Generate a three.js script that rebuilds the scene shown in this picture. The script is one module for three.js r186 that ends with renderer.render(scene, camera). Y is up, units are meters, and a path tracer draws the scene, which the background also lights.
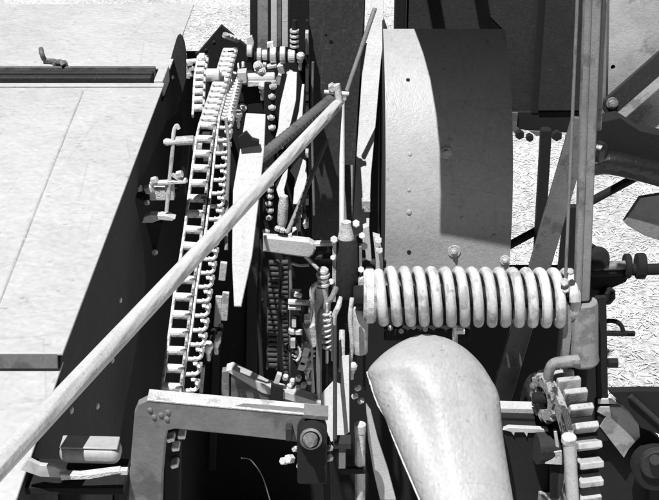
import * as THREE from 'three';
import { RoundedBoxGeometry } from 'three/addons/geometries/RoundedBoxGeometry.js';
import { mergeGeometries, toCreasedNormals } from 'three/addons/utils/BufferGeometryUtils.js';

// ---------------------------------------------------------------- camera, sky, sun, exposure
const scene = new THREE.Scene();
const FOV = 21.8, PITCH = 25 * Math.PI / 180;
const CAM = new THREE.Vector3(0, 2.3, 2.36);
const camera = new THREE.PerspectiveCamera(FOV, 1024 / 777, 0.05, 200);
camera.position.copy(CAM);
camera.rotation.set(-PITCH, 0, 0);
camera.updateMatrixWorld();

const SKY_W = 64, SKY_H = 32, skyData = new Float32Array(SKY_W * SKY_H * 4);
for (let j = 0; j < SKY_H; j++) for (let i = 0; i < SKY_W; i++) {
  const el = Math.max(0, (j + 0.5) / SKY_H * 2 - 1), v = 0.05 - 0.02 * el, k = (j * SKY_W + i) * 4;
  skyData[k] = skyData[k + 1] = skyData[k + 2] = v; skyData[k + 3] = 1;
}
const skyTex = new THREE.DataTexture(skyData, SKY_W, SKY_H, THREE.RGBAFormat, THREE.FloatType);
skyTex.mapping = THREE.EquirectangularReflectionMapping; skyTex.magFilter = THREE.LinearFilter; skyTex.needsUpdate = true;
scene.background = skyTex; scene.environment = skyTex;

const SUN = new THREE.Vector3(-0.2, 0.92, 0.33).normalize();
const sun = new THREE.DirectionalLight(0xffffff, 4.6);
sun.position.copy(SUN).multiplyScalar(6).add(new THREE.Vector3(0, 1.2, 0));
sun.target.position.set(0, 1.2, 0); scene.add(sun, sun.target);
sun.castShadow = true; sun.shadow.mapSize.set(4096, 4096);
Object.assign(sun.shadow.camera, { left: -3, right: 3, top: 3, bottom: -3, near: 0.5, far: 20 });

const renderer = new THREE.WebGLRenderer({ antialias: true });
renderer.toneMapping = THREE.LinearToneMapping;
renderer.toneMappingExposure = 1.45;
renderer.shadowMap.enabled = true;

// ---------------------------------------------------------------- pixels of the photograph (659 x 500) to rays, met with real planes
const V = (x, y, z) => new THREE.Vector3(x, y, z);
const TAN = Math.tan(FOV * Math.PI / 360);
const FWD = V(0, -Math.sin(PITCH), -Math.cos(PITCH)), UP = V(0, Math.cos(PITCH), -Math.sin(PITCH));
const ray = (px, py) => V((px - 329.5) / 250 * TAN, 0, 0).addScaledVector(UP, (250 - py) / 250 * TAN).add(FWD);
const onZ = (px, py, z) => { const d = ray(px, py); return CAM.clone().addScaledVector(d, (z - CAM.z) / d.z); };
const onY = (px, py, y) => { const d = ray(px, py); return CAM.clone().addScaledVector(d, (y - CAM.y) / d.y); };
const onX = (px, py, x) => { const d = ray(px, py); return CAM.clone().addScaledVector(d, (x - CAM.x) / d.x); };
const onP = (px, py, p, n) => { const d = ray(px, py); return CAM.clone().addScaledVector(d, p.clone().sub(CAM).dot(n) / d.dot(n)); };
const tilted = (list, anchor, back) => { const n = new THREE.Vector3(0, Math.sin(back), Math.cos(back)); return list.map(([a, b]) => onP(a, b, anchor, n)); };   // plate leaning away from the viewer by an angle
const scaleAt = (p) => p.clone().sub(CAM).dot(FWD) * TAN / 250;       // metres per photograph pixel at a point
const zs = (list, z) => list.map(([a, b]) => onZ(a, b, z));

// ---------------------------------------------------------------- seeded noise and textures
let seed = 7;
const rnd = () => { seed = (seed * 1664525 + 1013904223) >>> 0; return seed / 4294967296; };
function grid(n) { const a = new Float32Array(n * n); for (let i = 0; i < a.length; i++) a[i] = rnd(); return a; }
function noiseLayer(n) {
  const g = grid(n);
  return (u, v) => {
    const x = u * n, y = v * n, x0 = Math.floor(x), y0 = Math.floor(y), fx = x - x0, fy = y - y0;
    const sx = fx * fx * (3 - 2 * fx), sy = fy * fy * (3 - 2 * fy), m = (a) => ((a % n) + n) % n;
    const a = g[m(y0) * n + m(x0)], b = g[m(y0) * n + m(x0 + 1)], c = g[m(y0 + 1) * n + m(x0)], d = g[m(y0 + 1) * n + m(x0 + 1)];
    return a + (b - a) * sx + (c - a) * sy + (a - b - c + d) * sx * sy;
  };
}
const fbm = (sizes) => { const L = sizes.map(noiseLayer); return (u, v) => { let s = 0, w = 0, k = 1; for (const f of L) { s += f(u, v) * k; w += k; k *= 0.62; } return s / w; }; };
function texture(n, fn, srgb) {
  const d = new Uint8Array(n * n * 4);
  for (let j = 0; j < n; j++) for (let i = 0; i < n; i++) {
    const v = Math.max(0, Math.min(255, Math.round(255 * fn(i / n, j / n)))), k = (j * n + i) * 4;
    d[k] = d[k + 1] = d[k + 2] = v; d[k + 3] = 255;
  }
  const t = new THREE.DataTexture(d, n, n); t.wrapS = t.wrapT = THREE.RepeatWrapping; t.magFilter = THREE.LinearFilter; t.minFilter = THREE.LinearMipmapLinearFilter; t.generateMipmaps = true;
  if (srgb) t.colorSpace = THREE.SRGBColorSpace; t.needsUpdate = true; return t;
}
const rep = (t, r, s = r) => { const c = t.clone(); c.repeat.set(r, s); c.needsUpdate = true; return c; };
const sm = (a, b, x) => { const t = Math.max(0, Math.min(1, (x - a) / (b - a))); return t * t * (3 - 2 * t); };
const nA = fbm([4, 9, 18, 40, 90]), nB = fbm([10, 22, 50, 110]), nC = noiseLayer(140), nD = fbm([24, 60, 130]), nE = noiseLayer(60);
// worn paint: broad mottling, fine grain, small chips and thin scratches
const scr = []; for (let i = 0; i < 46; i++) scr.push([rnd(), rnd(), rnd() * 0.5 - 0.25 + (rnd() < 0.5 ? 0 : 1.57), 0.03 + rnd() * 0.12, 0.4 + rnd() * 0.6]);
function scratch(u, v) {
  let s = 0;
  for (const [x, y, a, l, k] of scr) { const dx = u - x, dy = v - y, t = dx * Math.cos(a) + dy * Math.sin(a), p = -dx * Math.sin(a) + dy * Math.cos(a); if (Math.abs(t) < l && Math.abs(p) < 0.0016) s = Math.max(s, k); }
  return s;
}
const nF = fbm([46, 100, 200]), nG = fbm([90, 180]);
const paintTex = texture(512, (u, v) => 0.9 + 0.05 * (nA(u, v) - 0.5) * 2 + 0.06 * (nC(u, v) - 0.5) + 0.06 * (nD(u, v) - 0.5) - 0.1 * sm(0.76, 0.84, nF(u, v)) - 0.06 * scratch(u, v), true);
const darkTex = texture(512, (u, v) => 0.62 + 0.12 * (nA(u, v) - 0.5) * 2 + 0.14 * (nC(u, v) - 0.5) + 0.2 * sm(0.77, 0.84, nF(u, v)) + 0.14 * scratch(u, v), true);
const castTex = texture(512, (u, v) => 0.86 + 0.14 * (nA(u, v) - 0.5) * 2 + 0.06 * (nC(u, v) - 0.5) + 0.08 * (nD(u, v) - 0.5) - 0.16 * sm(0.58, 0.72, nB(u, v)), true);
const greaseTex = texture(512, (u, v) => 0.92 - 0.62 * sm(0.5, 0.68, nB(u, v)) + 0.12 * (nC(u, v) - 0.5) - 0.2 * sm(0.6, 0.75, nF(u, v)), true);
const woodTex = texture(512, (u, v) => { const g = nE(u * 0.12, v); return 0.8 + 0.1 * (g - 0.5) * 2 + 0.06 * (nA(u, v) - 0.5) * 2 + 0.1 * (nC(u, v) - 0.5) - 0.08 * sm(0.74, 0.84, nF(u, v)); }, true);
const bumpTex = texture(512, (u, v) => 0.5 + 0.5 * (nD(u, v) - 0.5) + 0.3 * (nC(u, v) - 0.5) - 0.2 * sm(0.74, 0.8, nF(u, v)));
const waveTex = texture(256, (u, v) => nA(u, v));
const strawTex = texture(1024, (u, v) => 0.86 + 0.12 * (nA(u, v) - 0.5) * 2 + 0.16 * (nE(u * 2, v * 0.5) - 0.5) + 0.2 * (nC(u * 0.5, v * 2) - 0.5), true);

const grey = (v) => new THREE.Color().setRGB(v, v, v);
function mat(v, { rough = 0.6, metal = 0, map = paintTex, r = 2.2, bump = 0.0008, br = 3 } = {}) {
  return new THREE.MeshStandardMaterial({ color: grey(v), roughness: rough, metalness: metal, map: rep(map, r), bumpMap: rep(bumpTex, br), bumpScale: bump });
}
const M = {
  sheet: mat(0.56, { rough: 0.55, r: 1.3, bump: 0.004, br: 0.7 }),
  white: mat(0.6, { rough: 0.5, r: 2.5 }),
  drum: mat(0.43, { rough: 0.5, r: 1.6, bump: 0.001 }),
  pole: mat(0.66, { rough: 0.6, map: paintTex, r: 3 }),
  cowl: mat(0.55, { rough: 0.6, map: castTex, r: 2 }),
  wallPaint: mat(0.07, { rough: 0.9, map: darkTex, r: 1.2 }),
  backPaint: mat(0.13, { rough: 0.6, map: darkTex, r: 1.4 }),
  bracket: mat(0.25, { rough: 0.55, map: castTex, r: 1.5, bump: 0.0006 }),
  wheel: mat(0.36, { rough: 0.6, map: greaseTex, r: 4, bump: 0.002 }),
  tin: mat(0.5, { rough: 0.5, map: castTex, r: 2, bump: 0.0003 }),
  tooth: mat(0.6, { rough: 0.5, map: castTex, r: 4 }),
  mid: mat(0.27, { rough: 0.65, map: castTex, r: 2.5 }),
  grey: mat(0.16, { rough: 0.6, map: castTex, r: 2.5 }),
  cast: mat(0.72, { rough: 0.55, map: castTex, r: 4, bump: 0.002, br: 6 }),
  steel: mat(0.9, { rough: 0.38, metal: 0.25, map: castTex, r: 6 }),
  chain: mat(0.8, { rough: 0.42, metal: 0.15, map: greaseTex, r: 4, bump: 0.0012, br: 9 }),
  rustyChain: mat(0.09, { rough: 0.7, map: castTex, r: 9, bump: 0.002, br: 9 }),
  dark: mat(0.055, { rough: 0.8, map: darkTex, r: 1.8 }),
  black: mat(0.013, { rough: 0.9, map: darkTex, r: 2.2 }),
  shaft: mat(0.03, { rough: 0.35, map: darkTex, r: 3 }),
  spring: mat(0.74, { rough: 0.42, map: castTex, r: 3, bump: 0.0005, br: 6 }),
};

// ---------------------------------------------------------------- geometry helpers
function boxUV(g0) {
  const g = g0.index ? g0.toNonIndexed() : g0; const p = g.attributes.position, n = p.count, uv = new Float32Array(n * 2);
  const a = V(), b = V(), c = V();
  for (let i = 0; i < n; i += 3) {
    a.fromBufferAttribute(p, i); b.fromBufferAttribute(p, i + 1).sub(a); c.fromBufferAttribute(p, i + 2).sub(a); b.cross(c);
    const x = Math.abs(b.x), y = Math.abs(b.y), z = Math.abs(b.z);
    for (let k = i; k < i + 3; k++) {
      const X = p.getX(k), Y = p.getY(k), Z = p.getZ(k);
      if (x > y && x > z) { uv[2 * k] = Z + 0.37; uv[2 * k + 1] = Y + 0.11; } else if (y > z) { uv[2 * k] = X; uv[2 * k + 1] = Z; } else { uv[2 * k] = X; uv[2 * k + 1] = Y; }
    }
  }
  g.setAttribute('uv', new THREE.BufferAttribute(uv, 2));
  for (const k of Object.keys(g.attributes)) if (!['position', 'normal', 'uv'].includes(k)) g.deleteAttribute(k);
  return g;
}
const merge = (list) => mergeGeometries(list.map((g) => boxUV(g)));
function frame(y, hint) { // matrix whose Y axis is y
  const Y = y.clone().normalize(); let X = hint ? hint.clone() : (Math.abs(Y.y) > 0.9 ? V(1, 0, 0) : V(0, 1, 0)).cross(Y);
  X.addScaledVector(Y, -X.dot(Y)).normalize(); return new THREE.Matrix4().makeBasis(X, Y, X.clone().cross(Y));
}
// flat plate: front face is the polygon, body goes back from the viewer
function plate(pts, thick = 0.004, { holes = [], bevel = 0.0008 } = {}) {
  const n = V(); for (let i = 0; i < pts.length; i++) { const a = pts[i], b = pts[(i + 1) % pts.length]; n.x += (a.y - b.y) * (a.z + b.z); n.y += (a.z - b.z) * (a.x + b.x); n.z += (a.x - b.x) * (a.y + b.y); }
  n.normalize(); if (n.dot(CAM.clone().sub(pts[0])) < 0) n.negate();
  let e1 = V(1, 0, 0); if (Math.abs(n.x) > 0.9) e1 = V(0, 0, -1); e1.addScaledVector(n, -e1.dot(n)).normalize(); const e2 = n.clone().cross(e1);
  const o = pts[0], to = (p) => { const q = p.clone().sub(o); return new THREE.Vector2(q.dot(e1), q.dot(e2)); };
  const s = new THREE.Shape(pts.map(to));
  for (const [p, r] of holes) { const c = to(p), h = new THREE.Path(); h.absarc(c.x, c.y, r, 0, Math.PI * 2, true); s.holes.push(h); }
  const b = Math.min(bevel, thick / 3);
  const g = new THREE.ExtrudeGeometry(s, { depth: thick - 2 * b, bevelEnabled: true, bevelSize: b, bevelThickness: b, bevelOffset: -b, bevelSegments: 1, curveSegments: 16 });
  g.translate(0, 0, -(thick - b)); g.applyMatrix4(new THREE.Matrix4().makeBasis(e1, e2, n).setPosition(o)); return g;
}
function sweep(points, radius, { seg = 14, smooth = true, steps = 0, closed = false } = {}) {
  const P = points, R = Array.isArray(radius) ? radius : P.map(() => radius);
  let pts = P, rad = R;
  if (smooth && P.length > 2) {
    const c = new THREE.CatmullRomCurve3(P, closed, 'centripetal'), N = steps || P.length * 8; pts = []; rad = [];
    for (let i = 0; i <= N; i++) { const t = i / N; pts.push(c.getPoint(t)); const f = t * (P.length - 1), k = Math.min(P.length - 2, Math.floor(f)); rad.push(R[k] + (R[k + 1] - R[k]) * (f - k)); }
  }
  const pos = [], idx = []; let nrm = null, last = null;
  pts.forEach((p, i) => {
    const t = pts[Math.min(i + 1, pts.length - 1)].clone().sub(pts[Math.max(0, i - 1)]).normalize();
    if (!nrm) { nrm = (Math.abs(t.y) > 0.9 ? V(1, 0, 0) : V(0, 1, 0)); nrm.addScaledVector(t, -nrm.dot(t)).normalize(); }
    else nrm.addScaledVector(t, -nrm.dot(t)).normalize();
    const b = t.clone().cross(nrm);
    for (let k = 0; k < seg; k++) { const a = k / seg * Math.PI * 2, q = p.clone().addScaledVector(nrm, Math.cos(a) * rad[i]).addScaledVector(b, Math.sin(a) * rad[i]); pos.push(q.x, q.y, q.z); }
    last = p;
  });
  for (let i = 0; i < pts.length - 1; i++) for (let k = 0; k < seg; k++) { const a = i * seg + k, b = i * seg + (k + 1) % seg, c = a + seg, d = b + seg; idx.push(a, b, c, b, d, c); }
  const s = pos.length / 3; pos.push(...pts[0].toArray(), ...last.toArray()); const e = (pts.length - 1) * seg;
  for (let k = 0; k < seg; k++) { idx.push(s, (k + 1) % seg, k); idx.push(s + 1, e + k, e + (k + 1) % seg); }
  const g = new THREE.BufferGeometry(); g.setAttribute('position', new THREE.Float32BufferAttribute(pos, 3)); g.setIndex(idx); g.computeVertexNormals();
  return toCreasedNormals(g, 0.9);
}
// turned piece along an axis: profile [radius, height] list
function turned(base, axis, profile, seg = 20) {
  const g = new THREE.LatheGeometry(profile.map(([r, h]) => new THREE.Vector2(Math.max(r, 0.00001), h)), seg);
  const q = toCreasedNormals(g, 0.5); q.applyMatrix4(frame(axis).setPosition(base)); return q;
}
const disc = (c, axis, r, h, seg = 20, ch = 0.12) => { const k = Math.min(r, h) * ch; return turned(c, axis, [[0, 0], [r - k, 0], [r, k], [r, h - k], [r - k, h], [0, h]], seg); };
const hexNut = (c, axis, r, h) => disc(c, axis, r, h, 6, 0.15);
const rod = (a, b, r1, r2 = r1, seg = 14) => { const L = a.distanceTo(b); return turned(a, b.clone().sub(a), [[0, 0], [r1 * 0.88, 0], [r1, r1 * 0.15], [r2, L - r2 * 0.15], [r2 * 0.88, L], [0, L]], seg); };
function bar(a, b, w, t, hint = V(1, 0, 0), round = 0.2) { // rectangular bar from a to b, width w along hint, thickness t
  const d = b.clone().sub(a), g = new RoundedBoxGeometry(w, d.length(), t, 1, Math.min(w, t) * round);
  g.applyMatrix4(frame(d, hint).setPosition(a.clone().add(b).multiplyScalar(0.5))); return g;
}
const block = (c, w, h, d, rx = 0, ry = 0, rz = 0, round = 0.12) => { const g = new RoundedBoxGeometry(w, h, d, 2, Math.min(w, h, d) * round); g.applyMatrix4(new THREE.Matrix4().makeRotationFromEuler(new THREE.Euler(rx, ry, rz)).setPosition(c)); return g; };
function bolt(p, axis, r) { // washer, hexagon head, a little shank
  return merge([disc(p, axis, r * 1.35, r * 0.3, 18), hexNut(p.clone().addScaledVector(axis.clone().normalize(), r * 0.28), axis, r, r * 0.8), disc(p.clone().addScaledVector(axis.clone().normalize(), r), axis, r * 0.5, r * 0.5, 12)]);
}
const rivet = (p, axis, r) => turned(p, axis, [[0, -r * 0.3], [r, -r * 0.3], [r, 0], [r * 0.85, r * 0.35], [r * 0.5, r * 0.6], [0, r * 0.7]], 14);

// ---------------------------------------------------------------- scene helpers
const taken = {}, things = [];
function numbered(n) { const k = taken[n] = (taken[n] ?? -1) + 1; return k ? `${n}_${String(k).padStart(3, '0')}` : n; }
function thing(name, label, category, group) {
  const o = new THREE.Group(); o.name = numbered(name); o.userData = { label, category }; if (group) o.userData.group = group; scene.add(o); things.push(o); return o;
}
function part(name, geo, material, parent, label) {
  const g = Array.isArray(geo) ? merge(geo) : boxUV(geo); const m = new THREE.Mesh(g, material); m.name = name; m.castShadow = m.receiveShadow = true; if (label) m.userData.label = label; parent.add(m); return m;
}
function lone(name, geo, material, label, category, group) {
  const g = Array.isArray(geo) ? merge(geo) : boxUV(geo); g.computeBoundingBox(); const b = g.boundingBox, base = V((b.min.x + b.max.x) / 2, b.min.y, (b.min.z + b.max.z) / 2);
  g.translate(-base.x, -base.y, -base.z); const m = new THREE.Mesh(g, material); m.position.copy(base); m.name = numbered(name); m.castShadow = m.receiveShadow = true; m.userData = { label, category }; if (group) m.userData.group = group; scene.add(m); return m;
}
const X = V(1, 0, 0), Y = V(0, 1, 0), Z = V(0, 0, 1);

// ================================================================= ground
{
  const g = new THREE.PlaneGeometry(160, 160); g.rotateX(-Math.PI / 2); const uv = g.attributes.uv; for (let i = 0; i < uv.count; i++) uv.setXY(i, uv.getX(i) * 160, uv.getY(i) * 160);
  const m = new THREE.Mesh(g, new THREE.MeshStandardMaterial({ color: grey(0.7), roughness: 0.95, map: rep(strawTex, 0.8), bumpMap: rep(bumpTex, 2.2), bumpScale: 0.012 }));
  m.name = 'ground'; m.userData.kind = 'structure'; m.receiveShadow = true; scene.add(m);
  const blade = new THREE.BoxGeometry(0.003, 0.0012, 0.03), N = 70000, im = new THREE.InstancedMesh(blade, new THREE.MeshStandardMaterial({ roughness: 0.8 }), N), q = new THREE.Object3D(), c = new THREE.Color();
  for (let i = 0; i < N; i++) {
    const z = -0.6 - Math.pow(rnd(), 1.3) * 6; q.position.set(-2.4 + rnd() * 5.4, 0.002 + rnd() * 0.006, z); q.rotation.set((rnd() - 0.5) * 0.15, rnd() * 6.28, 0); const s = 0.5 + rnd() * 0.9; q.scale.set(s, s, s);
    q.updateMatrix(); im.setMatrixAt(i, q.matrix); const v = 0.46 + rnd() * 0.3; im.setColorAt(i, c.setRGB(v, v, v));
  }
  im.name = 'straw_litter'; im.userData = { kind: 'stuff', label: 'loose pale straw scattered over the dry ground', category: 'straw' }; im.castShadow = im.receiveShadow = true; scene.add(im);
}

// ================================================================= dark body wall behind the chains
{
  const t = thing('body_wall', 'dark sheet steel body wall behind the chains with a pointed gable top', 'wall');
  const z = -0.72;
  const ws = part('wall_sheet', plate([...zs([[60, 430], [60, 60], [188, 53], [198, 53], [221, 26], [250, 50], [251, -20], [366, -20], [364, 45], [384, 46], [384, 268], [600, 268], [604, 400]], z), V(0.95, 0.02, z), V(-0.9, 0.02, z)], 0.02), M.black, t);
  for (const [a, b] of [[196, 60], [206, 50], [214, 42], [172, 300], [150, 340], [232, 345], [250, 330], [262, 300], [262, 340], [230, 360]]) part('rivet', rivet(onZ(a, b, z), Z, 0.004), M.dark, ws);
  // stiffening straps on the sheet
  part('stiffener', bar(onZ(256, 130, z + 0.006), onZ(250, 420, z + 0.006), 0.03, 0.012), M.dark, t);
  part('stiffener', bar(onZ(218, 300, z + 0.006), onZ(212, 470, z + 0.006), 0.02, 0.012), M.dark, t);
}

// ================================================================= pale deck of the housing, at the left
{
  const t = thing('housing_deck', 'pale sheet metal deck of the housing with dark slot and sloping side wall', 'machine housing');
  const xs = -0.345, y0 = 1.47, far = onY(183, 30, y0).z, dk = (a, b) => onY(a, b, y0), edge = (z, dy = 0) => V(xs, y0 + dy, z);
  const zSlot0 = dk(160, 68).z, zSlot1 = dk(158, 83).z, zSeam = dk(158, 87).z, zStep = dk(72, 353).z, L = -1.35;
  const sheet = (z0, z1, y = y0) => plate([V(L, y, z0), V(xs, y, z0), V(xs, y, z1), V(L, y, z1)], 0.004);
  part('upper_sheet', sheet(dk(183, 4).z, zSlot0), M.sheet, t);
  part('slot_bed', plate([V(L, y0 - 0.03, zSlot0 - 0.02), V(xs, y0 - 0.03, zSlot0 - 0.02), V(xs, y0 - 0.03, zSlot1 + 0.02), V(L, y0 - 0.03, zSlot1 + 0.02)], 0.004), M.black, t);
  for (const [f, m, r] of [[0.08, M.grey, 0.004], [0.4, M.dark, 0.009], [0.72, M.dark, 0.009]]) part('slot_rail', bar(V(L, y0 - 0.012, zSlot0 + (zSlot1 - zSlot0) * f), V(xs - 0.03, y0 - 0.012, zSlot0 + (zSlot1 - zSlot0) * f), 0.036, r * 2, Y), m, t);
  part('slot_end', block(V(xs - 0.012, y0 - 0.012, (zSlot0 + zSlot1) / 2), 0.02, 0.036, zSlot1 - zSlot0, 0, 0, 0), M.sheet, t);
  part('flange_strip', sheet(zSlot1, zSeam - 0.006), M.sheet, t);
  part('lower_sheet', sheet(zSeam + 0.005, zStep), M.sheet, t);
  part('seam_backing', plate([V(L, y0 - 0.01, zSeam - 0.02), V(xs - 0.03, y0 - 0.01, zSeam - 0.02), V(xs - 0.03, y0 - 0.01, zSeam + 0.02), V(L, y0 - 0.01, zSeam + 0.02)], 0.003), M.black, t);
  part('step_lip', plate([V(L, y0 - 0.001, zStep), V(-0.352, y0 - 0.001, zStep), V(-0.352, y0 - 0.02, zStep + 0.006), V(L, y0 - 0.02, zStep + 0.006)], 0.004), M.grey, t);
  part('front_sheet', plate([V(L, y0 - 0.024, zStep - 0.02), V(-0.35, y0 - 0.024, zStep - 0.02), V(-0.35, y0 - 0.036, zStep + 0.27), V(L, y0 - 0.036, zStep + 0.27)], 0.004), M.sheet, t);
  // pressed bead running across the sheet
  part('pressed_bead', sweep([dk(82, 91), dk(52, 165), dk(20, 246), dk(-20, 346)].map((p) => p.setY(y0 - 0.0022)), 0.0052, { seg: 12 }), M.sheet, t);
  const w = (a, b) => onX(a, b, xs - 0.006);
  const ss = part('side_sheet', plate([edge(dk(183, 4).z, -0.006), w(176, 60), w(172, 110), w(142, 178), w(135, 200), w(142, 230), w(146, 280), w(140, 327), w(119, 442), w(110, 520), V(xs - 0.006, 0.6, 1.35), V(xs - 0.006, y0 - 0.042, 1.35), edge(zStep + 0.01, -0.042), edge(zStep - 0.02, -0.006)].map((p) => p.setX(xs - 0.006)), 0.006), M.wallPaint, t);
  part('inner_sheet', plate([V(xs - 0.02, 1.44, -0.7), V(xs - 0.02, 0.02, -0.7), V(xs - 0.02, 0.02, 0.5), V(xs - 0.02, 1.44, 0.5)], 0.008), M.black, t);
  for (const [a, b] of [[71, 410], [97, 406], [120, 300], [112, 360]]) part('rivet', rivet(onX(a, b, xs - 0.006), X, 0.0055), b > 200 ? M.cast : M.steel, ss);
  const tip = thing('tip_plate', 'dark pointed plate with bright rivets at the far corner of the deck', 'plate');
  const tp = part('plate', plate(zs([[176, 40], [177.5, 36], [180, 34.5], [182.5, 37], [184.5, 43], [186, 52], [186, 80], [178, 112], [158, 130], [160, 104], [165, 82], [172, 54]], -0.42), 0.008), M.dark, tip);
  for (const [a, b] of [[167, 74], [172, 77], [164, 92], [169, 98]]) part('rivet', rivet(onZ(a, b, -0.42), Z, 0.0055), M.steel, tp);
  part('stay', rod(onZ(176, 80, -0.43), onZ(176, 80, -0.72), 0.008), M.black, tip);
  // twisted hook latch standing on the upper sheet
  const h = thing('hook_latch', 'small dark twisted hook lying on the upper sheet beyond the slot', 'hook');
  const hk = (a, b, dy) => onY(a, b, y0 + 0.008 + dy);
  part('hook_rod', sweep([hk(41, 49, 0.02), hk(42, 54, 0.015), hk(45, 60, 0), hk(53, 61, 0), hk(57, 62, 0.004), hk(61, 62, 0.006), hk(64, 66, 0)], 0.0055), M.grey, h);
  part('hook_plate', block(hk(60, 64, -0.004), 0.03, 0.01, 0.02, 0, 0.4, 0), M.grey, h);
}

// ================================================================= curved drum cover with the overhead platform that shades it
const DRUM_Z = -0.15, DRUM_R = 0.42;
const drumBottom = onZ(440, 248, DRUM_Z).y;
function drumPoint(px, py) { // where the ray meets the cover
  const d = ray(px, py); let t = 1.5; for (let i = 0; i < 4000; i++) { t += 0.0005; const p = CAM.clone().addScaledVector(d, t); const y = p.y - drumBottom; if (y <= 0) { if (p.z <= DRUM_Z) return p; } else if (Math.hypot(y, p.z - (DRUM_Z - DRUM_R)) <= DRUM_R) return p; } return null;
}
{
  const t = thing('drum_cover', 'tall curved sheet steel drum cover standing behind the coil spring', 'drum cover');
  const xl = onZ(385, 240, DRUM_Z).x, xr = onZ(511, 240, DRUM_Z).x, top = 1.25;
  const prof = []; prof.push([drumBottom - 0.13, DRUM_Z]); for (let i = 0; i <= 26; i++) { const a = top * i / 26; prof.push([drumBottom + DRUM_R * Math.sin(a), DRUM_Z - DRUM_R * (1 - Math.cos(a))]); }
  const pos = [], idx = [], th = 0.005, xrAt = (y) => xr + 0.0 * y;
  const rings = []; prof.forEach(([y, z], i) => { const a = i ? top * (i - 1) / 26 : 0; rings.push([V(xl, y, z), V(xr, y, z), V(xr, y - th * Math.sin(a), z - th * Math.cos(a)), V(xl, y - th * Math.sin(a), z - th * Math.cos(a))]); });
  rings.forEach((r) => r.forEach((p) => pos.push(p.x, p.y, p.z)));
  for (let i = 0; i < rings.length - 1; i++) for (let k = 0; k < 4; k++) { const a = i * 4 + k, b = i * 4 + (k + 1) % 4; idx.push(a, b, a + 4, b, b + 4, a + 4); }
  const e = (rings.length - 1) * 4; idx.push(0, 2, 1, 0, 3, 2, e, e + 1, e + 2, e, e + 2, e + 3);
  const g = new THREE.BufferGeometry(); g.setAttribute('position', new THREE.Float32BufferAttribute(pos, 3)); g.setIndex(idx);
  const cs = part('cover_sheet', toCreasedNormals(g.toNonIndexed(), 0.4), M.drum, t);
  // end plates under the sheet
  const endShape = (x) => [...prof.map(([y, z]) => V(x, y, z - 0.006)), V(x, prof.at(-1)[0] - 0.03, DRUM_Z - 0.5), V(x, drumBottom - 0.13, DRUM_Z - 0.5)];
  part('end_plate', plate(endShape(xl + 0.004), 0.006), M.black, t); part('end_plate', plate(endShape(xr - 0.01), 0.006), M.black, t);
  const nrm = (p) => { const y = p.y - drumBottom; return y <= 0 ? Z.clone() : V(0, y, p.z - (DRUM_Z - DRUM_R)).normalize(); };
  for (const [a, b, r] of [[410, 154, 0.005], [409, 212, 0.006], [446, 153, 0.0125], [454, 251, 0.0135], [505, 260, 0.011], [494, 236, 0.005], [462, 218, 0.004], [409, 190, 0.004]]) { const p = drumPoint(a, b); if (p) part(r > 0.008 ? 'bolt' : 'rivet', r > 0.008 ? merge([disc(p, nrm(p), r, 0.0025, 24), bolt(p.clone().addScaledVector(nrm(p), 0.002), nrm(p), r * 0.45)]) : rivet(p, nrm(p), r), r > 0.008 ? M.cast : M.drum, cs); }
  for (const [a, b] of [[408, 80], [409, 252]]) { const p = drumPoint(a, b), n = nrm(p); part('hole_plug', disc(p.clone().addScaledVector(n, -0.002), n, 0.0045, 0.0032, 14), M.black, cs); }

  // grain bin behind and the platform that reaches out over the drum, above the picture
  const bz = -0.82, bin = thing('grain_bin', 'dark sheet steel grain bin standing behind the drum cover', 'grain bin');
  const b = (x, y) => onZ(x, y, bz);
  const binTop = 1.58;
  part('front_sheet', plate([b(404, 112), b(534, 112), b(534, 112).setY(binTop), b(404, 112).setY(binTop)], 0.006), M.dark, bin);
  part('front_sheet', plate([b(537, 108), b(592, 108), b(592, 108).setY(binTop), b(537, 108).setY(binTop)].map((p) => p.setZ(bz + 0.02)), 0.02), M.dark, bin);
  part('corner_strip', bar(b(534, 112), b(534, 112).setY(binTop), 0.02, 0.03), M.black, bin);
  part('bottom_channel', plate([b(404, 112), b(592, 110), b(592, 131), b(545, 131), b(520, 128), b(404, 128)].map((p) => p.setZ(bz + 0.012)), 0.05), M.black, bin);
  part('side_sheet', plate([b(404, 112), b(404, 112).setY(binTop), b(404, 112).setY(binTop).setZ(-1.15), b(404, 112).setZ(-1.15)].map((p) => p.setX(b(404, 112).x)), 0.006), M.dark, bin);
  part('back_sheet', plate([b(404, 112), b(592, 112), b(592, 112).setY(binTop), b(404, 112).setY(binTop)].map((p) => p.setZ(-1.15)), 0.006), M.dark, bin);
  part('leg', bar(V(b(430, 112).x, 0, bz - 0.2), V(b(430, 112).x, b(430, 112).y, bz - 0.2), 0.05, 0.05), M.black, bin);
  part('clip', plate([b(506, 110), b(517, 110), b(516, 124), b(522, 131), b(514, 131), b(509, 126)].map((p) => p.setZ(bz + 0.02)), 0.006), M.grey, bin);
  part('clip', plate([b(527, 127), b(546, 128), b(548, 132), b(535, 132)].map((p) => p.setZ(bz + 0.03)), 0.006), M.grey, bin);
  for (const [px, py, r] of [[519, 133, 0.012], [529, 136, 0.01], [556, 134, 0.014], [569, 137, 0.012]]) part('bolt', hexNut(onZ(px, py, bz + 0.02), Z, r, 0.02), M.black, bin);

  // project the photographed shadow edge along the sun on to the platform's underside
  const H = 1.84, up = (p) => p.clone().addScaledVector(SUN, (H - p.y) / SUN.y);
  const edgePts = [[423, 54], [430, 80], [436, 115], [439.5, 150], [440.5, 195], [440, 236]].map(([a, c]) => up(drumPoint(a, c))), B = edgePts.at(-1), C = up(drumPoint(511, 249));
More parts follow.
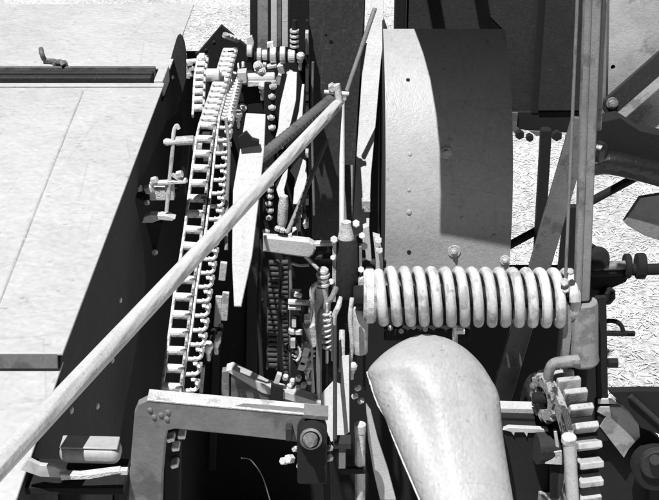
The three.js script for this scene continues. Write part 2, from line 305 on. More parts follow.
  const back = edgePts[0].clone().add(V(-0.02, 0, -0.2)), fl = V(C.x + 0.05, H, C.z + (C.z - B.z) / (C.x - B.x) * 0.05);
  const pf = thing('overhead_platform', 'dark plank platform reaching out from the grain bin above the drum cover', 'platform');
  const poly = [back, ...edgePts, fl, V(fl.x + 0.06, H, back.z)];
  part('platform_sheet', plate(poly, 0.012).translate(0, 0.013, 0), M.dark, pf);
  for (const f of [0.3, 0.8]) { const x = back.x + (fl.x + 0.06 - back.x) * f; part('support_arm', bar(V(x, H + 0.03, back.z + 0.1), V(x, H + 0.03, bz - 0.05), 0.03, 0.03, X), M.black, pf); part('support_post', bar(V(x, H + 0.045, bz - 0.05), V(x, binTop - 0.2, bz - 0.05), 0.03, 0.03, X), M.black, pf); }
}

// ================================================================= coil spring
{
  const t = thing('coil_spring', 'heavy pale coil spring lying level in front of the drum cover', 'spring');
  const a = onZ(378, 296, 0.0), b = onZ(570, 298, 0.0), turns = 14.2, pts = [], N = 420, R = 0.052;
  for (let i = 0; i <= N; i++) { const f = i / N, an = f * turns * Math.PI * 2; const p = a.clone().lerp(b, f); p.y += Math.cos(an) * R; p.z += Math.sin(an) * R; pts.push(p); }
  part('coil', sweep(pts, 0.0108, { seg: 12, smooth: false }), M.spring, t);
  part('spindle', rod(a.clone().add(V(-0.05, 0, 0)), b.clone().add(V(0.04, 0, 0)), 0.022), M.black, t);
  part('end_cup', turned(a.clone().add(V(-0.03, 0, 0)), X, [[0, 0], [0.05, 0], [0.056, 0.006], [0.056, 0.02], [0.05, 0.026], [0, 0.026]], 28), M.cast, t);
  part('end_cup', turned(b.clone().add(V(-0.006, 0, 0)), X, [[0, 0], [0.045, 0], [0.05, 0.006], [0.05, 0.016], [0.044, 0.02], [0, 0.02]], 28), M.cast, t);
}

// ================================================================= chains
const linkGeo = (w, p, k = 1) => { // detachable chain link: two side bars, a barrel and a hook end; X = width, Y = along, Z = out
  const r = 0.0042 * k, sb = (s) => { const g = new RoundedBoxGeometry(0.0052 * k, p * 1.06, 0.010 * k, 1, 0.0016 * k); g.translate(s * (w / 2 - 0.0026 * k), 0, 0); return g; };
  return merge([sb(1), sb(-1), rod(V(-w / 2, -p * 0.44, 0), V(w / 2, -p * 0.44, 0), r), rod(V(-w * 0.44, -p * 0.44, 0), V(w * 0.44, -p * 0.44, 0), r * 1.9)]);
};
const hookGeo = (p) => { // chain link seen from the side: thin rail and an open hook
  const arc = []; for (let i = 0; i <= 10; i++) { const a = -2.0 + i / 10 * 4.2; arc.push(V(0.004 + Math.cos(a) * 0.0085, Math.sin(a) * 0.0095 - p * 0.1, 0.003)); }
  return merge([bar(V(-0.013, -p * 0.5, 0), V(-0.013, p * 0.5, 0), 0.0042, 0.009), sweep(arc, 0.0036, { seg: 8, smooth: false }), rod(V(-0.013, p * 0.28, 0.002), V(0.006, p * 0.2, 0.006), 0.004), block(V(0.013, -p * 0.22, -0.004), 0.006, p * 0.4, 0.012, 0, 0, 0.35)]);
};
function chain(t, pts, pitch, width, geo, material, wHint, name = 'link', flip = 1) {
  const c = new THREE.CurvePath(); for (let i = 0; i < pts.length - 1; i++) c.add(new THREE.LineCurve3(pts[i], pts[i + 1]));
  const L = c.getLength(), n = Math.floor(L / pitch);
  for (let i = 0; i < n; i++) {
    const p = c.getPointAt(Math.min(1, i * pitch / L)), q = c.getPointAt(Math.min(1, (i + 1) * pitch / L)), m = new THREE.Mesh(geo, material); m.name = name; m.castShadow = m.receiveShadow = true;
    m.matrixAutoUpdate = true; const f = frame(q.clone().sub(p).multiplyScalar(flip), wHint); m.quaternion.setFromRotationMatrix(f); m.rotateY((rnd() - 0.5) * 0.07); m.rotateZ((rnd() - 0.5) * 0.03); m.position.copy(p).add(q).multiplyScalar(0.5); t.add(m);
  }
}
{
  const kink = onZ(204, 131, -0.04), yk = kink.y;
  const A = thing('drive_chain', 'bright steel ladder chain bent over a sprocket beside the slotted deck', 'chain');
  chain(A, [onY(230.5, 51, yk), onY(219, 90, yk), kink.clone().add(V(0.004, 0, -0.02)), kink.clone().add(V(0, -0.02, 0.0)), onZ(198, 190, 0.07), onZ(193, 234, 0.16), onZ(183, 298, 0.28), onZ(178, 338, 0.35), onZ(173, 376, 0.42), onZ(169, 408, 0.47), onZ(168, 428, 0.46)], 0.037, 0.036, linkGeo(0.037, 0.037), M.chain, X);
  const B = thing('drive_chain', 'hooked steel chain seen edge on to the right of the ladder chain', 'chain');
  chain(B, [onY(238, 70, yk - 0.03), onZ(226, 118, -0.06), onZ(222, 150, 0.0), onZ(218, 190, 0.07), onZ(213, 230, 0.15), onZ(203, 295, 0.27), onZ(199, 330, 0.33), onZ(192, 368, 0.4), onZ(188, 410, 0.45), onZ(187, 424, 0.44)], 0.03, 0.034, hookGeo(0.03), M.chain, X);
  const lw = thing('guide_lug', 'few small pale lugs below the bracket at the chain foot', 'lugs'); part('carrier', bar(onZ(173, 424, 0.4), onZ(172, 540, 0.4), 0.03, 0.02), M.black, lw); for (const [a, b, q] of [[171, 437, 0.3], [176, 446, 0.1], [175, 463, 0.4], [182, 434, 0]]) part('lug', block(onZ(a, b, 0.42), 0.014, 0.009, 0.024, 0, 0, q, 0.3), M.steel, lw);
  // return strand that shows as short dashes at the left of the run
  const R = thing('drive_chain', 'short return strand of chain seen end on beside the gable', 'chain');
  chain(R, [onZ(203, 58, -0.5), onZ(200, 75, -0.42), onZ(199, 95, -0.34), onZ(198, 118, -0.26)], 0.03, 0.026, linkGeo(0.028, 0.03), M.chain, X);

  // sprockets: toothed wheels on cross shafts
  const sprocket = (c, r, n, w, label) => {
    const t = thing('sprocket', label, 'sprocket'); const s = new THREE.Shape();
    for (let i = 0; i < n * 4; i++) { const a = i / (n * 4) * Math.PI * 2, q = i % 4 < 2 ? r : r * 0.84; i ? s.lineTo(Math.cos(a) * q, Math.sin(a) * q) : s.moveTo(q, 0); }
    const g = new THREE.ExtrudeGeometry(s, { depth: w, bevelEnabled: true, bevelSize: 0.001, bevelThickness: 0.001, bevelSegments: 1 }); g.translate(0, 0, -w / 2); g.rotateY(Math.PI / 2); g.translate(c.x, c.y, c.z);
    part('toothed_disc', g, M.dark, t); part('hub', disc(c.clone().add(V(-0.03, 0, 0)), X, r * 0.35, 0.06), M.cast, t); return t;
  };
  sprocket(kink.clone().add(V(0.002, -0.05, -0.055)), 0.052, 11, 0.014, 'dark toothed sprocket under the bend of the ladder chain');
  const far = onY(230.5, 51, yk); const sp = sprocket(far.clone().add(V(0.002, -0.045, -0.005)), 0.05, 11, 0.014, 'small sprocket carrying the far end of the ladder chain');
  for (let i = 0; i < 4; i++) part('tooth_cap', disc(far.clone().add(V(-0.012 + 0.008 * i, 0.012 + 0.006 * (3 - i), -0.01 - 0.01 * i)), V(0.3, 1, 0.2), 0.008, 0.01, 12), M.cast, sp);
  // shaft through the upper sprocket
  const sh = thing('cross_shaft', 'pale cross shaft with collar left of the ladder chain under the gable', 'shaft');
  part('shaft', rod(onZ(206, 73, -0.36), onZ(222, 74, -0.36), 0.009), M.steel, sh); part('collar', disc(onZ(206, 75, -0.35), X, 0.014, 0.03), M.steel, sh); part('stay', rod(onZ(209, 75, -0.36), onZ(209, 75, -0.72), 0.007), M.black, sh);

  const D = thing('roller_chain', 'dark rusty roller chain hanging below the pale handle', 'chain', 'dark roller chains');
  chain(D, [onZ(274, 262, -0.2), onZ(273, 310, -0.2), onZ(272, 372, -0.2)], 0.0135, 0.02, merge([linkGeo(0.026, 0.0135, 0.8), block(V(0, 0, 0.003), 0.02, 0.008, 0.006)]), M.rustyChain, X);
  D.userData.label = 'wider dark rusty roller chain hanging below the pale handle'; delete D.userData.group;
  const E = thing('roller_chain', 'narrow dark roller chain hanging beside the wider rusty one', 'chain');
  chain(E, [onZ(285, 262, -0.2), onZ(285, 310, -0.2), onZ(286, 385, -0.2)], 0.012, 0.012, linkGeo(0.015, 0.012, 0.7), M.rustyChain, X);
}

// ================================================================= levers and rods
{
  const t = thing('hand_lever', 'long pale diagonal lever pole crossing in front of the chains', 'lever');
  const a = onZ(339, 103, -0.36), b = onZ(-30, 496, 1.3);
  part('pole', sweep([a, a.clone().lerp(b, 0.3), a.clone().lerp(b, 0.65), b], [0.0122, 0.0126, 0.0128, 0.013], { seg: 24 }), M.pole, t);
  part('clamp_pin', rod(onZ(324, 92, -0.35), onZ(349, 94, -0.35), 0.005), M.steel, t);
  part('clamp_pin', rod(onZ(336, 84, -0.35), onZ(340, 104, -0.345), 0.009), M.cast, t);
  part('clamp_nut', hexNut(onZ(332, 86, -0.36), Z, 0.009, 0.02), M.steel, t);
  part('peg', disc(onZ(267, 170, 0.045), V(0, 0.5, 1), 0.004, 0.01, 12), M.dark, t);
  const d = thing('ribbed_lever', 'dark ribbed lever rod lying along the far side of the pale pole', 'lever');
  const da = onZ(333, 98, -0.36), db = onZ(258, 160, -0.02); const dr = part('rod', rod(da, db, 0.0115), M.grey, d); part('end_cap', rod(da, da.clone().lerp(db, -0.03), 0.0125), M.mid, d);
  const n = 22, ax = db.clone().sub(da); for (let i = 1; i < n; i++) part('rib', disc(da.clone().lerp(db, i / n), ax, 0.0128, 0.003, 16), M.grey, dr);
  lone('stay_rod', rod(onZ(347, 91, -0.36), onZ(375, 8, -0.42), 0.0052, 0.005), M.mid, 'thin grey rod rising from the lever clamp past the pale upright bar', 'rod');
  const v = thing('drop_rod', 'pale upright rod hanging from the lever clamp down to the roller', 'rod');
  part('rod', rod(onZ(342, 97, -0.36), onZ(342, 232, -0.12), 0.006), M.white, v); part('flat_strap', bar(onZ(348, 165, -0.3), onZ(347, 232, -0.2), 0.022, 0.005), M.grey, v); part('rod_eye', disc(onZ(342, 96, -0.36), Z, 0.011, 0.012, 16), M.steel, v);
  lone('stay_rod', rod(onZ(327, 140, -0.32), onZ(287, 234, -0.15), 0.0052), M.mid, 'thin grey rod slanting down from the pole to the pale handle', 'rod');

  const w = thing('upright_bar', 'broad pale upright bar standing left of the drum cover', 'bar');
  part('bar', plate(tilted([[373, -20], [384, -20], [383, 45], [381, 60], [376, 120], [371, 175], [369, 232], [352, 236], [357, 150], [362, 75], [369, 30]], onZ(362, 236, -0.33), 0.55), 0.03), M.white, w);
  part('notch_block', block(onZ(366, 205, -0.355), 0.02, 0.03, 0.02), M.cast, w);
  lone('back_sheet', plate(zs([[309, -20], [366, -20], [358, 110], [351, 245], [312, 245], [310, 100]], -0.62), 0.006, { holes: [[onZ(331, 42, -0.62), 0.006], [onZ(326, 35, -0.62), 0.004]] }), M.backPaint, 'flat dark sheet behind the lever clamp with two small holes', 'sheet');
  const fl = thing('edge_flange', 'narrow pale flange in broken lengths along the dark sheet', 'flange');
  for (const [y0, y1] of [[31, 53], [66, 90], [93, 99], [104, 118], [150, 156], [196, 203], [219, 226]]) part('flange_length', bar(onZ(307, y0, -0.59), onZ(307, y1, -0.59), 0.008, 0.03), M.white, fl);
  part('flange_web', bar(onZ(307, 20, -0.61), onZ(307, 240, -0.61), 0.006, 0.02), M.black, fl);
}

// ================================================================= tall pale slanted boards between the chains and the pole
{
  const SLANT = onZ(250, 195, 0.2);
  lone('slanted_plate', plate(tilted([[246, 113], [265.5, 114], [264, 150], [258, 205], [252, 255], [241, 306], [234, 306], [232, 260], [233, 190], [240, 150]], SLANT, 0.62), 0.012, { holes: [[tilted([[236, 203]], SLANT, 0.62)[0], 0.003]] }), M.white, 'tall pale tapering plate standing right of the hooked chain', 'plate');
  const n = thing('stop_finger', 'dark stop finger crossing the top of the tapering plate', 'finger'); part('finger', plate(zs([[238, 138], [246, 132], [252, 139], [259, 141], [259, 146], [250, 147], [240, 149]], tilted([[250, 147]], SLANT, 0.62)[0].z + 0.012), 0.011), M.black, n);
  const s = (name, pts, z, label) => lone(name, plate(tilted(pts, onZ(pts[0][0], pts[0][1], z), 0.6), 0.008), M.white, label, 'strip');
  s('slanted_strip', [[288, 71], [297, 72], [296, 100], [291, 122], [283, 148], [272, 150], [278, 128], [280, 105]], -0.34, 'pale curved strip going in under the ribbed lever');
  s('slanted_strip', [[302, 84], [304.5, 84], [302, 122], [298, 132], [294, 132], [299, 110]], -0.32, 'thin pale strip beside the curved strip above the pole');
  s('slanted_strip', [[300, 157], [306, 161], [307, 178], [304, 190], [298, 204], [293, 204], [295, 178], [290, 170]], -0.32, 'pale wedge shaped strip coming out below the pole');
  s('slanted_strip', [[288, 168], [287, 178], [284, 190], [286, 200], [282, 206], [277, 192], [275, 184]], -0.33, 'short pale strip tapering down below the pole to the bulb');
  const bb = thing('oil_bulb', 'long pale oil bulb with tapered foot above the pale handle', 'oil bulb');
  const p0 = onZ(281.5, 232, -0.25), p1 = onZ(284, 196, -0.25), s1 = scaleAt(p0), ax = p1.clone().sub(p0), L = ax.length();
  part('bulb', turned(p0, ax, [[0, 0], [2.5 * s1, 0], [3 * s1, L * 0.1], [5 * s1, L * 0.3], [5.2 * s1, L * 0.75], [4 * s1, L], [0, L]], 20), M.cast, bb);
  for (let i = 0; i < 3; i++) part('foot_nut', hexNut(onZ(277 + i * 5, 230 + i * 1.6, -0.23), V(0.3, 1, 0.2), 0.007, 0.008), M.steel, bb);
  const bs = thing('bolt_row', 'column of small bright bolts on the dark wall left of the oil bulb', 'bolts');
  const bst = part('bolt_strip', bar(onZ(270, 82, -0.3), onZ(268, 240, -0.3), 0.024, 0.012), M.black, bs);
  for (const [a, b] of [[273, 86], [272, 96], [272, 107], [271, 117], [272, 127], [270, 196], [269, 203], [270, 210], [269, 217], [266, 231], [270, 184], [270, 190]]) part('bolt', bolt(onZ(a, b, -0.295), V(0, 0.25, 1), 0.006), M.steel, bst);
  const bt = thing('bolt_row', 'few pale lugs beside the foot of the oil bulb', 'bolts'); for (const [a, b, w, h] of [[298, 222, 0.008, 0.022], [305, 221, 0.006, 0.014], [295, 233, 0.012, 0.006], [300, 212, 0.01, 0.006]]) part('lug', block(onZ(a, b, -0.4), w, h, 0.06, 0, 0, 0.25), M.cast, bt);
}

// ================================================================= bearing and posts at the top
{
  const z = -0.42, t = thing('bearing_block', 'pale capped bearing on a black block beside the tapering plate', 'bearing');
  part('body', plate(zs([[236, 82], [273, 82], [273, 113], [236, 113]], z), 0.09), M.black, t);
  part('cap', rod(onZ(243, 79, z), onZ(275, 78, z), 0.013), M.white, t);
  part('cap_flange', plate(zs([[237, 73], [246, 72], [247, 83], [239, 84]], z + 0.02), 0.03), M.white, t);
  part('base_flange', plate(zs([[247, 82], [276, 81], [276, 85], [247, 87]], z + 0.016), 0.03), M.cast, t);
  for (const [a, b] of [[242, 108], [238, 112], [252, 82], [267, 82], [261, 71], [258, 66]]) part('bolt', bolt(onZ(a, b, z + 0.002), V(0, 0.4, 1), 0.008), M.steel, t);
  part('stay', bar(onZ(250, 100, -0.5), onZ(250, 100, -0.72), 0.04, 0.04), M.black, t);
  const p = thing('post_frame', 'row of posts joined by a dark cross shaft at the top of the wall', 'frame');
  const q = (x0, x1, y0, y1, m, n = 'post', dz = 0) => part(n, plate(zs([[x0, y0], [x1, y0], [x1, y1], [x0, y1]], -0.5 + dz), 0.02), m, p);
  q(250, 257, -20, 62, M.black); q(257.5, 268, -20, 50, M.mid); q(271, 277, -20, 47, M.white); q(277.5, 281.5, -20, 47, M.grey); q(282, 288, -20, 47, M.white); q(288.5, 291, -20, 60, M.black);
  part('cross_shaft', rod(onZ(247, 57, -0.46), onZ(303, 57, -0.46), 0.012), M.black, p);
  for (const [a, b, r, h, m] of [[247, 51, 0.014, 0.012, M.white], [257, 55, 0.016, 0.01, M.cast], [262, 55, 0.012, 0.012, M.steel], [270, 55, 0.018, 0.014, M.steel], [280, 55, 0.019, 0.012, M.white], [288, 56, 0.015, 0.016, M.steel]]) part('collar', disc(onZ(a, b, -0.455), X, r, h), m, p);
  part('lever_tab', plate(zs([[247, 38], [252, 36], [254, 43], [252, 55], [248, 55]], -0.47), 0.012), M.white, p); part('lever_tab', plate(zs([[267, 43], [273, 42], [274, 47], [267, 48]], -0.47), 0.012), M.steel, p);
  for (let i = 0; i < 4; i++) part('disc', disc(onZ(294.5, 32 + i * 5, -0.46), V(0, 1, 0.1), 0.0105, 0.006), M.steel, p);
  part('spindle', rod(onZ(294.5, 20, -0.46), onZ(294.5, 60, -0.46), 0.006), M.black, p);
  for (const [a, b, w, h] of [[260, 64, 0.008, 0.024], [264, 66, 0.008, 0.02], [272, 65, 0.022, 0.007], [281, 68, 0.014, 0.022], [290, 73, 0.014, 0.01], [279, 78, 0.008, 0.026], [257, 70, 0.01, 0.01]]) part('lug', block(onZ(a, b, -0.45), w, h, 0.02, 0.2, 0, (a % 3 - 1) * 0.2), M.steel, p);
  part('stay', bar(onZ(254, 57, -0.47), onZ(254, 57, -0.72), 0.02, 0.02), M.black, p); part('stay', bar(onZ(300, 57, -0.47), onZ(300, 57, -0.72), 0.02, 0.02), M.black, p);
}

// ================================================================= fittings on the dark side wall of the housing
{
  const z = 0.15, t = thing('trip_linkage', 'thin bent rod with pins and a bolted block on the dark side wall', 'linkage');
  part('bent_rod', sweep([onZ(179, 129, z), onZ(177, 125.5, z), onZ(174.5, 129, z), onZ(172.5, 150, z), onZ(170, 175, z), onZ(166.5, 211, z)], 0.0036, { seg: 10 }), M.steel, t);
  part('pin', rod(onZ(176, 141, z), onZ(194, 140, z), 0.0085), M.cast, t); part('pin_head', turned(onZ(163, 142, z), X, [[0, 0], [0.004, 0.001], [0.007, 0.006], [0.0055, 0.014], [0.004, 0.03], [0, 0.03]], 14), M.steel, t);
  part('block', block(onZ(158, 193, z - 0.01), 0.03, 0.022, 0.022), M.cast, t); part('block', block(onZ(170, 190, z - 0.01), 0.016, 0.034, 0.02), M.cast, t);
  part('cross_strap', bar(onZ(150, 183, z), onZ(186, 181, z), 0.006, 0.012, Y), M.steel, t);
  part('cross_strap', bar(onZ(172, 174, z), onZ(184, 182, z), 0.006, 0.01, Y), M.steel, t);
  for (const [a, b, r] of [[137, 189, 0.006], [146, 190, 0.009], [152, 181, 0.007], [145, 203, 0.005], [177, 175, 0.007], [183, 181, 0.005]]) part('nut', hexNut(onZ(a, b, z), V(1, 0.4, 0.3), r, r * 1.6), M.steel, t);
  part('wedge', plate(zs([[142, 223], [144, 217], [150, 215], [168, 216], [175, 219], [172, 221], [160, 220], [152, 223]], z + 0.01), 0.02), M.white, t);
  part('lower_bracket', plate(zs([[146, 224], [163, 222], [157, 250], [153, 250]], z), 0.01), M.black, t); part('nut', hexNut(onZ(155, 252, z + 0.002), V(0, 0.3, 1), 0.006, 0.008), M.steel, t);
  part('carrier', rod(onZ(150, 200, z - 0.03), V(-0.36, onZ(150, 200, z).y, z - 0.03), 0.007), M.black, t); part('carrier', bar(onZ(186, 142, z - 0.02), onZ(181, 192, z - 0.02), 0.016, 0.012), M.black, t); part('carrier', bar(onZ(186, 192, z - 0.03), onZ(144, 192, z - 0.03), 0.014, 0.014, Y), M.black, t);
  const u = thing('roller_bracket', 'bright bracket with a hooked roller beside the pointed wall tip', 'bracket');
  part('bracket', plate(zs([[181, 55], [186, 56], [187, 66], [191, 72], [190, 79], [179, 78], [181, 66]], -0.5), 0.02), M.white, u);
  part('roller', disc(onZ(199, 60, -0.5), X, 0.016, 0.014), M.steel, u); part('roller', disc(onZ(195, 76, -0.48), X, 0.012, 0.014), M.steel, u); part('axle', rod(onZ(186, 62, -0.5), onZ(203, 60, -0.5), 0.006), M.steel, u);
  for (const [a, b] of [[188, 64], [190, 69], [188, 75]]) part('nut', hexNut(onZ(a, b, -0.49), V(1, 0.3, 0.4), 0.006, 0.01), M.steel, u); part('stay', rod(onZ(185, 68, -0.515), onZ(185, 68, -0.72), 0.008), M.black, u);
}

// ================================================================= pale handle, roller and castings at the spring's left end
{
  const z = -0.08, t = thing('pale_handle', 'short pale flat handle with rounded end lying left of the roller', 'handle');
  part('grip', plate(zs([[263, 236.5], [290, 239], [309, 241], [314, 244], [316, 249.5], [313.5, 255], [309, 258.5], [290, 256], [263, 252]], z), 0.022, { bevel: 0.004 }), M.white, t);
  part('fork', bar(onZ(312, 243.5, z - 0.015), onZ(336, 243, z - 0.015), 0.008, 0.016, Y), M.steel, t); part('fork', bar(onZ(314, 257, z - 0.015), onZ(336, 255, z - 0.015), 0.008, 0.016, Y), M.dark, t);
  part('tang', block(onZ(290, 237, z - 0.015), 0.008, 0.016, 0.012), M.steel, t); part('wire', sweep([onZ(292, 263.5, z - 0.03), onZ(300, 265.5, z - 0.03), onZ(309, 265, z - 0.03)], 0.0032), M.steel, t);
  part('wire', rod(onZ(305, 256, z - 0.012), onZ(319, 270, z - 0.012), 0.0042), M.steel, t);
  const r = thing('roller', 'dark upright roller with pale domed top at the spring left end', 'roller');
  const c0 = onZ(347, 296, -0.04), c1 = onZ(347, 238, -0.04), L = c1.distanceTo(c0), k = scaleAt(c0);
  part('drum', turned(c0, Y, [[0, 0], [9 * k, 0], [11.5 * k, L * 0.12], [12 * k, L * 0.5], [11 * k, L * 0.88], [9 * k, L], [0, L]], 28), M.dark, r);
  part('dome_cap', turned(onZ(346, 238, -0.04), Y, [[0, 0], [8 * k, 0], [7 * k, 0.012], [5 * k, 0.028], [5 * k, 0.036], [0, 0.036]], 20), M.cast, r);
  part('side_strap', bar(onZ(334.5, 240, -0.04), onZ(334, 300, -0.04), 0.008, 0.02), M.cast, r); part('side_strap', bar(onZ(360.5, 245, -0.04), onZ(361, 300, -0.04), 0.006, 0.02), M.mid, r);
  for (const [a, b, q] of [[356, 224, 0.008], [362, 236, 0.007], [334, 240, 0.008], [333, 258, 0.006], [361, 270, 0.007], [331, 282, 0.007]]) part('nut', hexNut(onZ(a, b, -0.03), V(0, 0.6, 1), q, q * 1.4), M.steel, r);
  const f = thing('spring_fork', 'pale forked casting joining the spring end to the upright bar', 'fork');
  part('arm', plate(zs([[363, 228], [369, 226], [371, 250], [373, 280], [365, 283], [366, 258]], -0.07), 0.02), M.white, f); part('arm', plate(zs([[373, 236], [380, 238], [383, 262], [383, 287], [375, 288], [376, 262]], -0.06), 0.02), M.white, f);
  part('eye', disc(onZ(366, 277, -0.05), Z, 0.017, 0.03), M.cast, f); part('pin', rod(onZ(362, 262, -0.075), onZ(386, 264, -0.075), 0.009), M.dark, f);
  for (const [a, b] of [[378, 240], [379, 250], [364, 246], [368, 295]]) part('nut', hexNut(onZ(a, b, -0.045), V(0, 0.4, 1), 0.008, 0.012), M.cast, f);
  part('link', bar(onZ(366, 240, -0.08), onZ(366, 230, -0.36), 0.014, 0.014), M.cast, f);

  const v = thing('oil_pump', 'bright ribbed casting with bent pipes below the pale handle', 'pump');
  const zz = 0.02;
  part('body', turned(onZ(322, 330, zz), Y, [[0, 0], [0.02, 0], [0.022, 0.02], [0.017, 0.04], [0.018, 0.065], [0.013, 0.075], [0.013, 0.1], [0, 0.1]], 16), M.cast, v);
  for (let i = 0; i < 4; i++) part('rib', disc(onZ(323, 285 - i * 4.4, zz), Y, 0.014 - (i % 2) * 0.003, 0.006), M.steel, v);
  part('neck', rod(onZ(323, 300, zz), onZ(323, 268, zz), 0.009), M.steel, v);
  part('body', block(onZ(313, 333, zz + 0.005), 0.026, 0.05, 0.03, 0, 0.3, 0.3), M.cast, v); part('body', block(onZ(308, 320, zz), 0.014, 0.018, 0.02, 0.2, 0, 0.2), M.steel, v);
  part('elbow', sweep([onZ(317, 284, zz), onZ(313, 288, zz + 0.005), onZ(312, 296, zz + 0.005), onZ(316, 306, zz)], 0.0055), M.steel, v);
  part('bent_pipe', sweep([onZ(336, 288, zz), onZ(332, 297, zz + 0.02), onZ(322, 311, zz + 0.02), onZ(319.5, 320, zz + 0.02), onZ(319, 350, zz + 0.02), onZ(319, 408, zz + 0.02)], 0.0058), M.mid, v);
  part('bent_pipe', sweep([onZ(340, 298, zz), onZ(338.5, 306, zz + 0.02), onZ(334.5, 315, zz + 0.02), onZ(333.5, 330, zz + 0.02), onZ(333.5, 360, zz + 0.02)], 0.0055), M.steel, v);
  for (let i = 0; i < 6; i++) part('disc', disc(onZ(326.5, 316 + i * 6.4, zz), Y, 0.0085, 0.006), M.steel, v);
  part('spindle', rod(onZ(326.5, 310, zz), onZ(326.5, 385, zz), 0.0035), M.dark, v);
  for (const [a, b] of [[304, 359], [302, 364], [306, 350]]) part('lug', block(onZ(a, b, zz), 0.014, 0.022, 0.02, 0, 0, -0.3), M.cast, v); part('stay', rod(onZ(322, 300, zz), onZ(322, 300, -0.45), 0.01), M.black, v);
  const cl = thing('clevis', 'two small pale bars and loose lugs left of the bright casting', 'clevis');
  part('bar', bar(onZ(288, 301.5, -0.02), onZ(310, 303, -0.02), 0.008, 0.012, Y), M.steel, cl); part('bar', bar(onZ(288, 307.5, -0.02), onZ(301, 308, -0.02), 0.006, 0.012, Y), M.steel, cl); part('lug', block(onZ(298, 295, -0.03), 0.016, 0.007, 0.012, 0, 0, -0.4), M.steel, cl);
  part('lug', block(onZ(294, 322, -0.03), 0.009, 0.02, 0.012), M.steel, cl); part('lug', block(onZ(299, 332, -0.03), 0.014, 0.009, 0.012), M.steel, cl); part('lug', block(onZ(293, 343, -0.03), 0.01, 0.02, 0.012), M.cast, cl); part('upright', bar(onZ(296, 290, -0.05), onZ(296, 380, -0.05), 0.024, 0.015), M.black, cl);

  lone('oil_can', turned(onZ(360, 352, -0.02), Y, [[0, 0], [0.0155, 0], [0.0165, 0.004], [0.0165, 0.03], [0.0158, 0.034], [0.0165, 0.038], [0.0165, 0.098], [0.014, 0.104], [0, 0.104]], 28), M.white, 'bright upright cylinder standing under the spring left end', 'cylinder');
  const w = thing('guide_plate', 'pale pointed upright plate with a dark rod in front of it', 'plate');
  part('plate', plate(tilted([[321, 394], [333, 381], [341, 384], [341, 356], [349, 355], [349.5, 432], [340, 438], [331, 442], [321, 416]], onZ(335, 356, 0.1), 0.5), 0.008), M.white, w);
  part('guide_rod', rod(onZ(335, 326, 0.09), onZ(335, 440, 0.28), 0.0042), M.dark, w); part('guide_rod', rod(onZ(342, 330, 0.06), onZ(342, 372, 0.11), 0.006), M.cast, w);
  part('foot', block(onZ(342, 442, 0.26), 0.034, 0.014, 0.03), M.dark, w);
}

